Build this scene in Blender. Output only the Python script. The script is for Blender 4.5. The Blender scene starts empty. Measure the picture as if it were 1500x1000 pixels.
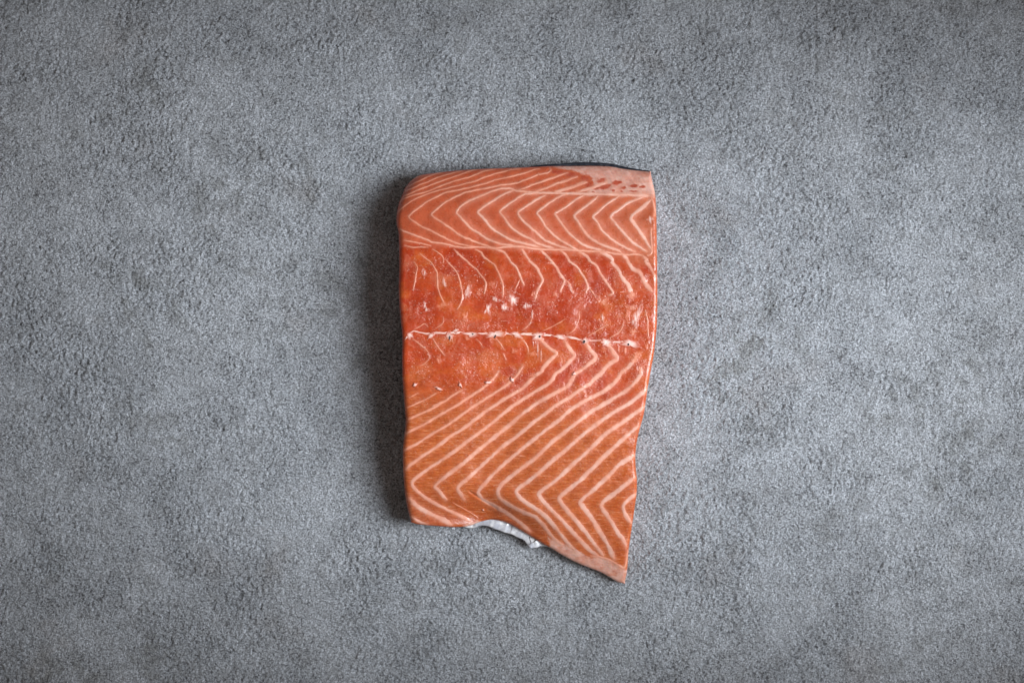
import bpy, math
import numpy as np
from mathutils import Vector
from mathutils.bvhtree import BVHTree

MM = 0.001
sc = bpy.context.scene

# ---------------------------------------------------------------- camera, lamps, exposure
cam_d = bpy.data.cameras.new("camera"); cam = bpy.data.objects.new("camera", cam_d)
sc.collection.objects.link(cam); sc.camera = cam
cam.location = (0, 0, 1.5); cam.rotation_euler = (0, 0, 0)
cam_d.sensor_width = 36; cam_d.lens = 36 * 1.5 / 0.6
cam_d.clip_start = 0.01; cam_d.clip_end = 50
sc.view_settings.view_transform = 'Standard'; sc.view_settings.look = 'None'
sc.view_settings.exposure = 0.0; sc.view_settings.gamma = 1.0

w = bpy.data.worlds.new("World"); sc.world = w; w.use_nodes = True
w.node_tree.nodes["Background"].inputs[0].default_value = (1.0, 0.88, 0.80, 1)
w.node_tree.nodes["Background"].inputs[1].default_value = 0.19

def softbox(loc, aim, sx, sy, watts, colour, spread):
    d = bpy.data.lights.new("softbox", 'AREA'); d.shape = 'RECTANGLE'
    d.size = sx; d.size_y = sy; d.energy = watts; d.color = colour; d.spread = math.radians(spread)
    o = bpy.data.objects.new("softbox", d); sc.collection.objects.link(o)
    o.location = loc
    o.rotation_euler = (Vector(aim) - Vector(loc)).to_track_quat('-Z', 'Y').to_euler()
    return o
KEY = softbox((0.40, -0.02, 0.38), (0.0, 0.0, 0), 0.36, 0.50, 1.22, (0.885, 0.945, 1.0), 53)

# ---------------------------------------------------------------- measured plan of the fillet, millimetres
LEFT = [[-61.96,89.12],[-63.76,84.13],[-65.27,80.51],[-66.31,74.71],[-66.75,70.2],[-66.34,66.65],[-65.21,62.7],[-64.94,55.62],[-64.58,40.7],[-65.02,31.3],[-64.41,18.78],[-63.49,10.18],[-62.65,0.78],[-63.08,-7.84],[-62.98,-20.39],[-61.81,-36.13],[-60.92,-46.38],[-62.14,-54.67],[-62.99,-62.99],[-62.83,-74.11],[-62.56,-80.08],[-61.65,-90.49],[-60.16,-98.96],[-58.5,-104.83]]
TOP = [[-61.96,89.12],[-59.88,92.03],[-55.78,95.63],[-51.4,96.96],[-40.69,98.29],[-28.7,99.45],[-15.82,100.12],[3.16,100.79],[15.43,101.37],[21.13,101.71],[31.26,101.71],[37.6,101.87],[47.49,101.87],[57.38,101.54],[63.67,100.2],[73.11,99.04],[80.21,98.54]]
RIGHT = [[80.21,98.54],[81.38,91.78],[82.48,87.75],[83.13,81.72],[83.32,72.57],[83.44,58.76],[83.65,34.43],[83.6,13.31],[82.77,1.96],[81.5,-8.62],[79.75,-17.25],[78.46,-24.72],[77.26,-33.37],[75.99,-42.43],[73.53,-51.12],[72.01,-58.23],[71.28,-65.77],[71.57,-72.91],[72.5,-79.68],[72.44,-87.69],[70.93,-98.96],[69.42,-110.28],[67.84,-121.94],[67.41,-132.82],[65.88,-141.31]]
BOTTOM = [[-58.5,-104.83],[-54.71,-106.01],[-47.58,-106.78],[-34.11,-108.03],[-25.22,-107.67],[-18.63,-105.03],[-11.89,-103.41],[-3.57,-105.03],[4.76,-109.71],[11.43,-113.81],[18.26,-118.11],[22.64,-120.33],[29.4,-124.76],[38.32,-129.35],[46.13,-132.42],[51.71,-134.44],[58.49,-138.48],[62.09,-140.7],[65.88,-141.31]]
STRIPES = [[0.88,0.5,[[-59.49,92.03],[-57.3,93.64],[-54.52,95.46],[-51.08,96.79]]],[0.96,0.55,[[-61.64,89.12],[-59.45,89.61],[-56.95,91.22],[-53.82,92.67],[-50.08,94.63],[-45.71,96.69],[-41.31,97.79],[-39.1,97.96]]],[0.96,0.6,[[-63.17,86.22],[-59.73,87.51],[-56.29,88.8],[-53.16,90.73],[-48.77,92.03],[-45.64,93.8],[-40.63,95.63],[-35.92,96.96],[-28.69,98.79]]],[1.04,0.6,[[-63.75,83.0],[-62.19,84.13],[-58.75,85.09],[-56.25,86.54],[-52.5,87.99],[-48.74,89.44],[-45.61,90.9],[-40.58,92.67],[-37.44,93.8],[-31.58,95.79],[-27.09,97.62],[-21.74,99.45],[-19.61,99.62]]],[1.04,0.6,[[-64.81,80.75],[-63.1,82.2],[-61.23,82.84],[-56.22,84.61],[-51.2,85.58],[-47.45,86.86],[-42.75,89.12],[-38.67,90.73],[-34.9,92.03],[-31.54,93.0],[-25.24,94.63],[-20.52,96.46],[-15.81,98.79],[-9.49,99.79]]],[1.04,0.65,[[-65.99,73.76],[-63.97,76.29],[-60.85,78.83],[-58.36,80.59],[-55.56,82.2],[-51.81,83.65],[-46.8,85.9],[-42.73,87.03],[-38.64,87.99],[-34.88,88.96],[-31.51,89.77],[-27.73,90.9],[-22.06,92.19],[-18.92,93.32],[-15.15,95.13],[-11.37,96.46],[-6.32,97.79],[0.0,99.45],[5.69,100.02]]],[1.16,0.7,[[15.82,99.95],[11.7,99.12],[7.26,97.12],[0.0,95.3],[-5.68,94.14],[-10.09,93.16],[-14.49,91.38],[-18.9,90.25],[-25.19,88.48],[-31.48,87.19],[-37.37,86.06],[-40.5,84.93],[-43.63,83.32],[-49.25,80.27],[-52.99,77.4],[-56.74,74.71],[-58.92,72.34],[-59.7,71.86],[-58.59,70.28],[-55.45,68.23],[-52.93,66.33],[-49.15,64.75],[-45.38,62.86],[-41.93,60.97],[-38.47,59.39],[-34.71,57.5],[-30.94,55.93],[-26.55,55.15],[-21.54,54.2]]],[1.24,0.75,[[22.07,100.2],[22.84,98.7],[20.14,97.21],[14.76,96.31],[15.79,96.63],[8.2,93.48],[3.78,91.7],[0.0,90.9],[-5.36,90.41],[-8.82,89.77],[-12.6,88.8],[-18.26,87.67],[-23.29,86.54],[-27.69,85.58],[-31.45,83.65],[-35.75,81.72],[-38.87,79.79],[-42.62,76.61],[-45.12,74.39],[-46.53,72.81],[-46.05,72.34],[-44.16,70.76],[-40.39,68.39],[-35.99,65.39],[-32.21,62.39],[-28.13,59.86],[-24.05,58.45],[-21.53,57.35],[-17.23,55.77],[-13.16,54.36],[-9.4,52.79]]],[1.36,0.85,[[15.73,85.25],[10.38,85.74],[6.29,86.54],[1.89,86.86],[-0.63,88.15],[-4.41,88.32],[-7.56,87.83],[-12.59,86.22],[-17.3,84.13],[-22.0,82.04],[-26.39,79.95],[-29.52,77.72],[-31.39,75.34],[-32.09,73.76],[-31.38,72.97],[-28.24,69.81],[-24.15,65.07],[-19.44,62.39],[-15.67,59.39],[-11.28,57.5],[-6.27,55.62],[-1.25,55.15],[3.13,54.36],[9.4,53.89]]],[1.52,0.95,[[0.94,87.19],[-1.89,86.22],[-5.66,84.45],[-9.43,81.72],[-13.82,79.15],[-17.58,76.61],[-19.93,74.23],[-17.57,72.18],[-14.43,68.54],[-12.54,65.39],[-8.78,62.86],[-4.7,60.34],[-1.25,58.45],[2.51,57.19],[6.27,56.4],[9.4,55.62],[15.67,54.05]]],[1.44,0.9,[[14.16,85.25],[7.24,84.93],[4.09,83.32],[-0.63,79.79],[-4.4,77.24],[-7.69,74.39],[-4.08,70.76],[-2.2,67.28],[0.94,64.12],[5.64,60.97],[10.97,58.76],[14.02,56.4],[18.41,54.99],[24.67,53.26]]],[1.44,0.9,[[19.11,84.21],[14.07,81.8],[10.6,79.23],[5.89,76.37],[2.67,74.23],[5.65,69.81],[9.41,66.33],[12.54,63.49],[12.78,63.81],[16.22,60.02],[19.66,57.5],[23.42,56.25],[27.81,54.36],[34.07,52.95]]],[1.4,0.9,[[31.69,84.85],[27.91,84.05],[24.12,81.48],[21.6,79.87],[17.82,77.0],[14.2,74.16],[14.36,73.44],[16.86,70.44],[19.37,65.7],[23.43,61.6],[27.19,58.45],[31.57,55.93],[35.64,53.42],[39.08,51.85]]],[1.44,0.95,[[41.12,84.21],[37.33,82.12],[34.16,79.87],[31.01,77.32],[24.72,73.68],[24.72,73.29],[27.22,69.49],[30.03,65.39],[33.15,61.6],[36.59,58.76],[39.72,55.93],[44.73,54.05],[52.87,52.0]]],[1.6,0.95,[[49.77,83.89],[45.95,80.51],[41.21,77.0],[36.33,73.21],[35.54,72.18],[37.88,68.86],[40.68,64.12],[44.74,59.39],[48.81,56.87],[52.87,54.99],[56.79,53.58],[60.54,52.63],[63.04,50.59]]],[1.52,0.95,[[61.4,83.73],[58.85,81.8],[54.42,79.23],[50.62,75.74],[47.47,72.89],[46.52,71.55],[49.33,67.91],[51.19,64.12],[54.93,60.65],[58.68,57.5],[63.06,54.99],[66.81,53.1],[70.56,51.38]]],[1.76,1,[[75.85,83.24],[71.11,81.8],[66.36,79.55],[61.61,76.05],[57.83,73.21],[56.4,71.39],[59.36,67.91],[62.48,64.44],[65.59,60.65],[69.33,56.56],[73.71,54.05],[77.77,51.22]]],[2.0,1,[[80.23,82.12],[76.7,78.27],[72.59,75.1],[67.86,71.23],[70.34,67.91],[73.45,63.49],[75.92,59.39],[78.72,54.99],[80.28,51.85]]],[1.4,0.8,[[79.95,83.4],[81.45,80.19],[82.64,75.74],[82.3,72.65]]],[1.2,0.8,[[80.04,65.07],[80.01,60.34],[80.29,55.62],[80.43,50.59],[78.08,49.34]]],[1.28,0.75,[[4.09,87.35],[9.45,89.12],[10.63,90.17],[15.36,91.46],[20.41,93.4],[24.84,94.72],[28.02,96.38],[32.14,97.37]]],[1.6,0.8,[[13.77,86.62],[18.5,87.91],[21.65,89.2],[26.07,91.14],[30.49,92.43],[34.29,94.05],[38.1,95.38]]],[1.92,0.85,[[23.52,85.66],[27.93,86.95],[32.66,88.23],[37.4,89.85],[40.57,91.46],[43.41,92.11]]],[1.84,0.9,[[37.37,85.98],[42.1,87.27],[46.84,88.88],[50.01,90.17],[51.75,90.98],[55.23,91.78]]],[1.68,0.95,[[7.16,85.98],[15.34,85.59],[24.78,85.59],[31.07,85.21],[40.5,85.14],[48.37,85.01],[53.87,84.69],[66.45,84.69],[79.33,84.05]]],[1.12,0.8,[[-64.52,64.44],[-61.69,63.02],[-56.66,61.13],[-51.63,59.39],[-48.18,58.13],[-45.98,56.72],[-40.97,56.25],[-37.21,55.77],[-34.07,54.52],[-27.81,53.73],[-21.31,54.05],[-13.79,54.05],[-9.4,53.73]]],[0.96,0.65,[[-61.81,57.97],[-56.01,56.87],[-51.0,55.93],[-46.61,54.83]]],[0.8,0.6,[[-61.49,54.99],[-57.57,53.89],[-52.87,54.05],[-48.17,54.05]]],[1.28,0.8,[[-13.79,53.73],[-9.4,53.1],[-3.13,54.36],[4.7,54.36],[15.66,52.79],[25.93,52.79],[34.07,52.63],[43.47,51.69],[50.52,51.69],[57.41,50.75],[64.92,49.65],[71.19,50.28],[74.94,49.34]]],[0.64,0.5,[[-55.98,45.41],[-53.78,42.27],[-55.03,39.45],[-55.32,34.43],[-56.25,31.3],[-56.41,28.48]]],[0.72,0.6,[[-52.55,50.28],[-49.72,47.77],[-45.96,44.94],[-46.59,45.72],[-44.07,41.65],[-42.82,39.76],[-42.65,34.43],[-42.48,30.98],[-41.55,27.54],[-39.68,23.79],[-37.8,20.04]]],[0.72,0.55,[[-45.35,52.79],[-40.33,49.65],[-39.07,47.14],[-39.38,44.94]]],[0.76,0.6,[[-37.82,46.82],[-35.62,44.16],[-32.49,41.02],[-30.29,36.94],[-28.72,29.42],[-28.25,26.92],[-28.72,22.54],[-31.85,17.53]]],[0.96,0.65,[[-33.13,52.79],[-30.93,50.28],[-27.8,47.45],[-25.29,45.57],[-26.62,46.98],[-22.86,42.9],[-20.35,41.65],[-18.78,38.82],[-16.59,36.63],[-14.71,33.49],[-15.34,29.42],[-15.96,26.92]]],[1.04,0.6,[[-20.99,52.79],[-17.54,51.22],[-16.6,48.71],[-13.78,46.51],[-10.02,44.0],[-10.33,44.47],[-8.14,40.39],[-6.26,35.69],[-5.32,32.24],[-5.16,28.17],[-5.32,25.04]]],[1.2,0.75,[[-9.4,52.79],[-4.7,51.53],[-2.51,48.71],[-0.63,45.25],[-1.57,46.04],[2.82,42.27],[4.38,37.88],[5.95,34.43],[6.89,31.92]]],[0.64,0.55,[[4.38,35.37],[3.13,32.55],[1.56,29.73]]],[1.44,0.75,[[5.64,52.79],[7.83,49.34],[10.34,46.2],[9.4,46.67],[12.53,44.16],[14.64,41.65],[16.2,38.51],[17.76,35.37],[16.82,33.18],[14.32,29.42],[13.07,23.79]]],[1.28,0.75,[[16.21,52.48],[19.34,49.65],[22.16,46.82],[24.66,43.68],[21.53,46.35],[25.29,43.21],[27.16,39.14],[30.6,34.74],[29.03,32.55],[27.46,28.17]]],[1.04,0.7,[[30.91,34.59],[32.47,33.8],[33.41,31.61],[34.98,28.17]]],[1.28,0.75,[[27.8,52.16],[30.62,50.28],[32.5,47.14],[33.12,45.72],[37.19,43.21],[40.31,38.19],[41.87,36.0],[43.74,31.61],[42.17,27.86]]],[0.8,0.55,[[43.74,31.3],[45.62,29.11],[47.81,25.67]]],[1.44,0.75,[[38.77,51.22],[42.84,49.34],[45.33,45.25],[44.4,46.35],[48.77,43.53],[50.48,39.14],[53.6,34.74],[56.73,30.36],[58.29,27.54],[55.79,26.6]]],[1.92,0.85,[[50.51,50.91],[54.27,49.96],[57.4,47.45],[57.7,45.25],[56.77,46.35],[58.64,43.84],[61.14,41.33],[63.0,36.63],[67.05,32.24],[67.68,29.42],[69.25,26.6]]],[1.92,0.85,[[63.04,50.28],[66.17,47.45],[65.85,46.98],[67.72,44.16],[69.28,41.33],[73.66,40.08],[75.52,35.06],[78.63,30.67],[80.83,28.17]]],[1.68,0.75,[[74.94,49.34],[78.06,46.2],[76.5,46.35],[79.3,42.9],[81.79,38.19],[82.72,36.0]]],[0.72,0.6,[[76.47,17.69],[78.04,11.43],[77.74,7.67],[78.37,4.85],[78.07,2.04]]],[0.64,0.4,[[17.77,6.11],[23.41,8.61],[27.79,11.12],[30.29,12.99]]],[0.64,0.4,[[31.55,3.91],[35.93,6.42],[37.18,10.18],[38.43,13.31],[38.74,16.75]]],[0.68,0.4,[[43.92,3.29],[49.24,6.42],[54.25,9.55]]],[0.72,0.5,[[56.14,2.04],[60.52,4.54],[63.02,7.36],[64.27,12.05]]],[0.72,0.5,[[5.95,6.42],[9.71,9.24],[11.58,12.99],[11.9,16.75]]],[0.6,0.4,[[-43.76,7.36],[-41.57,8.92],[-39.38,10.18],[-39.22,13.93]]],[0.6,0.45,[[-55.66,7.05],[-53.47,7.99],[-51.27,9.55],[-50.02,10.49],[-48.15,8.3]]],[0.8,0.5,[[-56.62,1.41],[-52.87,-1.41],[-49.12,-4.54],[-47.25,-7.05],[-47.58,-10.5],[-48.52,-10.97],[-50.41,-13.17],[-53.23,-14.11]]],[0.88,0.55,[[-45.34,1.72],[-41.91,-3.92],[-38.48,-7.99]]],[0.68,0.45,[[-20.36,1.41],[-17.86,-1.1],[-16.92,-3.29]]],[0.88,0.6,[[-8.77,1.41],[-6.27,-1.72],[-4.7,-4.54]]],[0.8,0.65,[[-4.86,-7.05],[-3.45,-10.5]]],[0.8,0.55,[[5.01,2.04],[7.52,-0.47],[9.09,-4.23],[9.4,-6.43]]],[0.76,0.45,[[-58.96,-32.35],[-56.13,-30.77],[-53.93,-29.51]]],[1.04,0.6,[[-60.25,-37.86],[-56.16,-36.13],[-51.12,-33.92],[-46.71,-31.72],[-42.93,-29.2]]],[1.6,0.72,[[-29.43,-28.25],[-34.15,-30.77],[-37.3,-33.61],[-42.02,-35.81],[-46.74,-38.02],[-40.37,-35.78],[-49.18,-40.03],[-59.65,-44.61]]],[1.68,0.75,[[-7.53,-16.94],[-10.67,-21.34],[-14.44,-24.79],[-18.21,-27.94],[-21.98,-30.14],[-25.75,-32.66],[-29.53,-35.18],[-29.37,-35.34],[-40.39,-41.41],[-50.31,-47.48],[-60.8,-52.57]]],[1.76,0.78,[[5.96,-14.11],[3.14,-19.45],[-2.2,-24.16],[-4.39,-26.05],[-10.99,-30.14],[-17.9,-34.55],[-23.88,-38.33],[-25.53,-39.75],[-37.11,-48.04],[-45.93,-53.01],[-54.22,-58.55],[-62.24,-62.55]]],[2.0,0.85,[[16.21,1.41],[19.35,-2.04],[23.43,-5.17],[26.09,-7.05],[20.93,-11.29],[17.8,-15.37],[16.55,-17.57],[13.1,-19.76],[9.96,-22.91],[5.89,-27.0],[3.14,-28.57],[-2.2,-31.72],[-6.28,-34.24],[-10.05,-36.76],[-14.54,-39.75],[-21.14,-44.72],[-28.31,-50.25],[-36.03,-54.67],[-42.66,-60.21],[-50.41,-65.21],[-57.05,-69.66],[-61.49,-73.55]]],[2.0,0.85,[[30.31,0.16],[32.82,-3.92],[36.28,-8.46],[32.84,-11.29],[30.97,-13.8],[27.84,-16.62],[24.7,-18.51],[22.52,-22.91],[17.5,-26.37],[12.17,-29.51],[5.89,-33.29],[3.14,-35.18],[-1.89,-38.65],[-5.19,-41.41],[-10.69,-46.38],[-17.3,-51.35],[-22.81,-55.22],[-29.44,-60.21],[-36.07,-65.21],[-42.71,-69.66],[-49.35,-74.11],[-56.01,-79.12],[-58.13,-81.64],[-56.06,-84.88],[-51.13,-89.37],[-45.07,-93.3],[-37.91,-97.26],[-29.62,-101.22],[-23.54,-104.63]]],[2.24,0.9,[[42.84,-1.41],[44.73,-4.86],[48.82,-8.93],[44.45,-12.86],[40.38,-16.0],[36.0,-18.51],[34.12,-22.28],[32.25,-25.42],[28.49,-27.63],[23.47,-30.14],[18.45,-32.98],[13.43,-35.81],[9.35,-38.96],[4.71,-42.51],[-1.89,-48.59],[-9.05,-54.12],[-14.56,-58.55],[-20.08,-62.99],[-26.16,-68.54],[-32.79,-73.55],[-39.44,-78.56],[-45.0,-83.32],[-43.35,-84.88],[-40.61,-88.25],[-37.87,-91.62]]],[2.24,0.9,[[55.53,-2.04],[58.06,-6.11],[60.9,-10.19],[56.83,-12.23],[53.71,-15.05],[50.58,-18.82],[46.83,-21.96],[45.11,-23.85],[40.42,-27.0],[35.4,-30.14],[32.9,-32.66],[27.88,-34.87],[23.49,-38.02],[19.33,-41.41],[12.18,-46.38],[9.12,-49.14],[2.52,-54.67],[-4.65,-59.66],[-11.82,-66.32],[-18.45,-72.44],[-25.08,-78.56],[-31.74,-83.88],[-30.65,-86.56],[-27.35,-91.62]]],[2.32,0.92,[[71.24,-9.4],[69.37,-11.6],[66.25,-15.37],[62.5,-18.19],[60.95,-21.02],[57.51,-25.11],[53.13,-28.25],[48.12,-31.09],[43.11,-33.29],[37.31,-36.76],[31.43,-40.86],[27.59,-44.72],[18.8,-51.35],[11.09,-57.44],[3.62,-63.54],[-3.55,-69.66],[-10.17,-75.78],[-15.71,-81.92],[-19.31,-86.0],[-19.59,-88.25],[-16.29,-92.18],[-7.44,-96.69],[-0.79,-101.22],[4.75,-105.2],[10.31,-110.28]]],[2.4,0.95,[[73.94,-15.52],[74.27,-18.51],[71.93,-21.96],[68.19,-26.05],[64.75,-28.88],[58.81,-32.35],[53.8,-35.5],[49.41,-38.02],[45.18,-40.3],[36.95,-46.93],[29.81,-52.46],[23.21,-57.44],[14.96,-65.77],[9.46,-70.21],[3.96,-74.11],[-0.79,-78.0],[-6.32,-82.48],[-8.53,-86.84],[-6.88,-91.06],[-0.79,-94.99],[5.86,-98.39],[13.07,-101.22],[13.86,-101.79],[18.32,-106.33],[21.66,-111.4],[25.0,-115.34],[29.46,-118.15]]],[2.48,1,[[77.93,-27.0],[74.49,-29.83],[71.37,-32.66],[67.62,-35.5],[63.23,-38.02],[58.92,-40.3],[51.8,-45.27],[43.57,-51.35],[36.98,-56.89],[30.39,-62.99],[23.24,-68.54],[16.06,-75.21],[8.29,-81.52],[1.66,-86.0],[4.98,-91.06],[11.07,-94.99],[18.85,-100.09],[24.43,-106.9],[28.88,-112.52],[33.35,-118.15],[36.14,-120.97]]],[2.48,1,[[76.58,-37.23],[69.93,-41.96],[62.26,-47.48],[53.48,-53.01],[48.01,-59.11],[41.43,-65.21],[33.73,-71.88],[26.03,-79.68],[21.0,-83.2],[15.04,-87.57],[17.15,-91.62],[23.27,-97.82],[28.84,-103.49],[34.43,-109.71],[40.01,-115.9],[45.59,-121.53],[50.06,-124.92]]],[2.48,1,[[72.72,-48.59],[65.6,-54.67],[59.04,-60.77],[52.46,-66.88],[46.98,-72.44],[40.86,-78.72],[34.26,-84.32],[26.55,-90.04],[28.78,-93.87],[34.37,-100.66],[38.85,-105.76],[43.88,-111.96],[47.8,-117.59],[53.4,-124.92]]],[2.56,1,[[70.65,-65.49],[61.86,-70.77],[56.93,-76.33],[55.21,-78.16],[48.63,-84.32],[38.74,-92.46],[40.98,-95.56],[47.15,-103.49],[51.09,-110.84],[55.58,-117.59],[56.06,-119.12],[59.45,-126.45]]],[2.48,1,[[70.67,-78.44],[60.82,-86.56],[50.93,-93.98],[53.18,-97.82],[58.27,-105.2],[62.21,-112.52],[63.81,-113.49],[66.35,-119.12]]],[2.24,1,[[72.17,-87.97],[65.31,-93.3],[63.96,-95.84],[66.54,-101.79],[69.65,-105.76]]],[3.0,1,[[-58.88,-90.78],[-54.5,-95.56],[-46.8,-100.09],[-38.52,-104.06],[-34.66,-106.9]]],[2.0,0.95,[[-58.18,-101.51],[-54.61,-104.06],[-49.08,-106.05]]],[0.64,0.5,[[-34.0,-93.3],[-27.38,-97.26],[-22.96,-100.09],[-19.1,-102.92]]],[1.6,0.8,[[46.09,-124.76],[52.77,-125.32],[58.9,-128.14],[65.61,-132.66],[66.96,-127.01],[67.75,-120.25]]]]
CENTRE = [[-61.32,0.78],[-59.11,3.91],[-55.98,6.26],[-52.85,5.17],[-48.46,4.23],[-44.7,5.01],[-41.89,5.01],[-37.19,4.85],[-30.92,5.17],[-26.23,4.54],[-26.62,4.54],[-18.79,4.54],[-12.53,4.23],[-6.26,4.7],[0.0,4.23],[5.64,4.23],[15.66,3.91],[15.27,4.07],[23.41,3.45],[27.8,2.66],[31.56,2.66],[35.94,1.72],[41.27,0.63],[52.86,0.47],[51.45,0.63],[54.27,-0.16],[63.05,-0.31],[67.75,-0.78],[70.57,-1.1]]
NODES = [[-58.17,3.6,1.52,2.2,30],[-46.27,3.29,1.2,2.2,-45],[-35.63,2.82,2.0,2.6,8],[-32.18,6.11,1.28,1.68,0],[-23.49,4.17,4.4,1.6,-6],[-9.71,4.23,4.8,2.2,8],[2.66,3.91,3.0,1.6,-12],[14.64,3.29,3.2,2.4,0],[27.8,2.35,3.8,1.6,-10],[41.58,0.31,2.0,2.2,0],[54.27,-0.31,2.6,2.6,0],[67.44,-1.25,4.4,2.2,-8]]
HOLES = [[-35.63,2.04,0.36,0.96,-10],[-9.71,2.82,0.36,0.96,-30],[15.83,2.82,0.44,0.6,-20],[41.27,-0.16,0.6,0.8,-30],[66.81,-1.66,0.48,0.56,0],[-22.39,4.23,0.28,0.36,0]]
PATCHES = [[-50.49,39.45,1.2,2.6,15,0.9],[-38.73,33.18,1.04,3.2,10,0.75],[-25.2,28.48,1.44,4.4,-22,1.1],[-9.39,24.1,2.6,1.68,-35,0.95],[-14.09,18.47,1.6,3.6,0,0.9],[0.63,23.79,2.0,3.2,25,0.85],[8.45,20.66,2.0,1.8,0,0.95],[-4.38,19.41,1.4,2.4,10,0.85],[-48.76,18.31,0.96,1.6,25,0.9],[-49.7,20.97,0.64,2.0,10,0.75],[24.65,27.23,1.36,2.0,0,0.7],[11.82,27.23,1.2,1.4,0,0.6],[33.41,30.67,0.8,2.4,20,0.8],[51.41,23.16,3.2,2.6,-30,0.7],[68.31,26.29,2.4,2.0,0,0.65],[70.84,12.68,2.6,6.8,-22,0.8],[-26.93,14.87,1.6,3.2,-15,0.6],[52.05,13.31,0.64,2.8,0,0.8],[69.29,5.48,2.0,3.2,0,0.65],[64.95,-5.48,0.64,2.4,0,0.7],[78.41,-2.35,1.6,2.4,0,0.6],[72.17,-7.37,2.4,1.6,0,0.55],[68.64,19.41,2.8,2.0,0,0.55],[11.51,14.87,0.56,2.4,0,0.8],[10.25,10.18,0.56,1.4,-35,0.8],[12.14,0.16,0.4,3.2,0,0.75],[14.81,-5.48,0.4,4.4,0,0.75],[16.69,-7.99,0.36,3.2,0,0.75],[13.55,0.78,0.4,2.4,-10,0.75],[1.25,-5.8,2.4,1.6,20,0.5],[-41.62,-10.35,1.2,2.0,0,0.6],[11.83,-7.05,2.4,1.4,0,0.45],[61.18,-4.23,0.36,3.2,0,0.5],[-18.78,28.17,1.0,2.4,-20,0.5],[-25.06,2.04,2.4,1.6,0,0.6],[-11.9,2.04,2.4,1.4,0,0.55],[11.84,-19.45,1.8,1.4,-30,0.6],[73.79,-16.62,1.2,2.0,0,0.7],[79.62,70.12,1.44,2.08,0,0.8],[69.68,-11.29,2.0,1.2,0,0.5],[-40.3,20.35,2.8,1.6,20,0.4],[-10.95,32.86,2.0,2.4,0,0.4],[66.14,13.93,1.2,4.8,0,0.5]]
FLECKS = [[-55.47,-24.79,1.68,1.12,35],[-41.67,-27.0,2.8,1.04,-22],[-29.5,-24.95,1.04,1.76,30],[-13.81,-23.38,2.0,1.2,0],[0.0,-21.96,1.2,1.84,25],[35.68,-18.51,0.96,1.6,-20],[-16.86,-97.82,0.96,0.48,-40]]
SPOTS = [[51.77,92.75,2.8,1.6,20],[53.93,89.2,3.6,1.2,18],[44.18,90.49,2.0,1.6,30],[60.27,91.46,2.8,1.28,10],[62.16,91.95,1.4,1.04,0],[70.48,90.01,2.6,1.04,0],[64.63,88.72,1.6,0.88,15],[58.47,87.27,0.88,0.64,0],[70.26,86.88,3.0,0.44,2],[42.87,86.04,0.88,0.36,0],[46.96,86.14,0.72,0.48,0],[75.35,89.2,1.6,0.8,0],[63.01,86.3,0.64,0.4,0],[71.49,85.01,2.4,0.4,0],[42.18,94.05,2.4,1.44,-20],[43.71,90.49,2.0,1.12,15],[42.02,94.05,2.0,1.2,0],[49.19,88.23,2.0,0.6,5],[26.46,97.87,3.6,1.28,-3],[34.34,96.38,3.6,1.2,-10]]
FAT_AREAS = [[[[21.13,101.87],[24.92,100.7],[32.8,99.04],[40.03,96.87],[45.35,95.05],[46.56,91.78],[47.47,88.88],[43.67,86.62],[40.51,85.66],[41.28,84.05],[49.14,84.05],[63.28,83.4],[78.99,82.76],[83.06,82.12],[83.28,91.78],[80.71,99.37],[69.99,100.04],[57.4,102.37],[41.57,102.54],[37.61,102.37]],0.8],[[[19.92,-113.49],[27.15,-116.3],[34.94,-119.12],[40.52,-122.5],[46.09,-125.32],[52.77,-125.32],[58.34,-127.58],[65.6,-131.53],[68.4,-132.66],[67.91,-141.71],[64.02,-143.41],[46.13,-133.79],[29.4,-125.88],[22.16,-120.25]],0.85],[[[-28.55,-106.9],[-24.1,-104.63],[-17.44,-104.06],[-15.23,-106.9],[-19.67,-109.15],[-27.45,-109.71]],0.95]]
BACK_SKIN = [[6.33,100.25],[12.27,101.87],[19.79,102.46],[27.72,103.12],[35.64,103.67],[42.77,103.83],[51.48,103.59],[57.42,103.12],[63.71,101.62],[71.17,100.04],[79.43,98.95]]
BELLY_SKIN = [[-31.12,-107.31],[-26.73,-109.11],[-21.94,-109.31],[-18.75,-107.51],[-15.16,-107.63],[-11.97,-108.75],[-6.38,-110.9],[-0.8,-112.3],[3.99,-114.89],[7.18,-116.09],[8.38,-118.28],[10.37,-120.68],[13.56,-120.28],[17.79,-119.28],[22.34,-120.48]]

# ---------------------------------------------------------------- helpers
def vnoise(x, y, seed=0):
    """smooth value noise, -1..1"""
    xi = np.floor(x).astype(np.int64); yi = np.floor(y).astype(np.int64)
    fx = x - xi; fy = y - yi
    fx = fx * fx * fx * (fx * (fx * 6 - 15) + 10); fy = fy * fy * fy * (fy * (fy * 6 - 15) + 10)
    def h(a, b):
        n = (a * 374761393 + b * 668265263 + seed * 1274126177) & 0xffffffff
        n = ((n ^ (n >> 13)) * 1274126177) & 0xffffffff
        n = ((n ^ (n >> 16)) * 2246822519) & 0xffffffff
        return ((n ^ (n >> 15)) & 0xffff) / 32767.5 - 1.0
    a = h(xi, yi); b = h(xi + 1, yi); c = h(xi, yi + 1); d = h(xi + 1, yi + 1)
    return (a + (b - a) * fx) * (1 - fy) + (c + (d - c) * fx) * fy

def fbm(x, y, octaves=4, seed=0):
    s = 0; a = 1.0; t = 0
    for k in range(octaves):
        s = s + a * vnoise(x * 2 ** k + 17.3 * k, y * 2 ** k - 9.1 * k, seed + k); t += a; a *= 0.5
    return s / t

def smooth(e0, e1, x):
    t = np.clip((x - e0) / (e1 - e0), 0, 1); return t * t * (3 - 2 * t)

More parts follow.
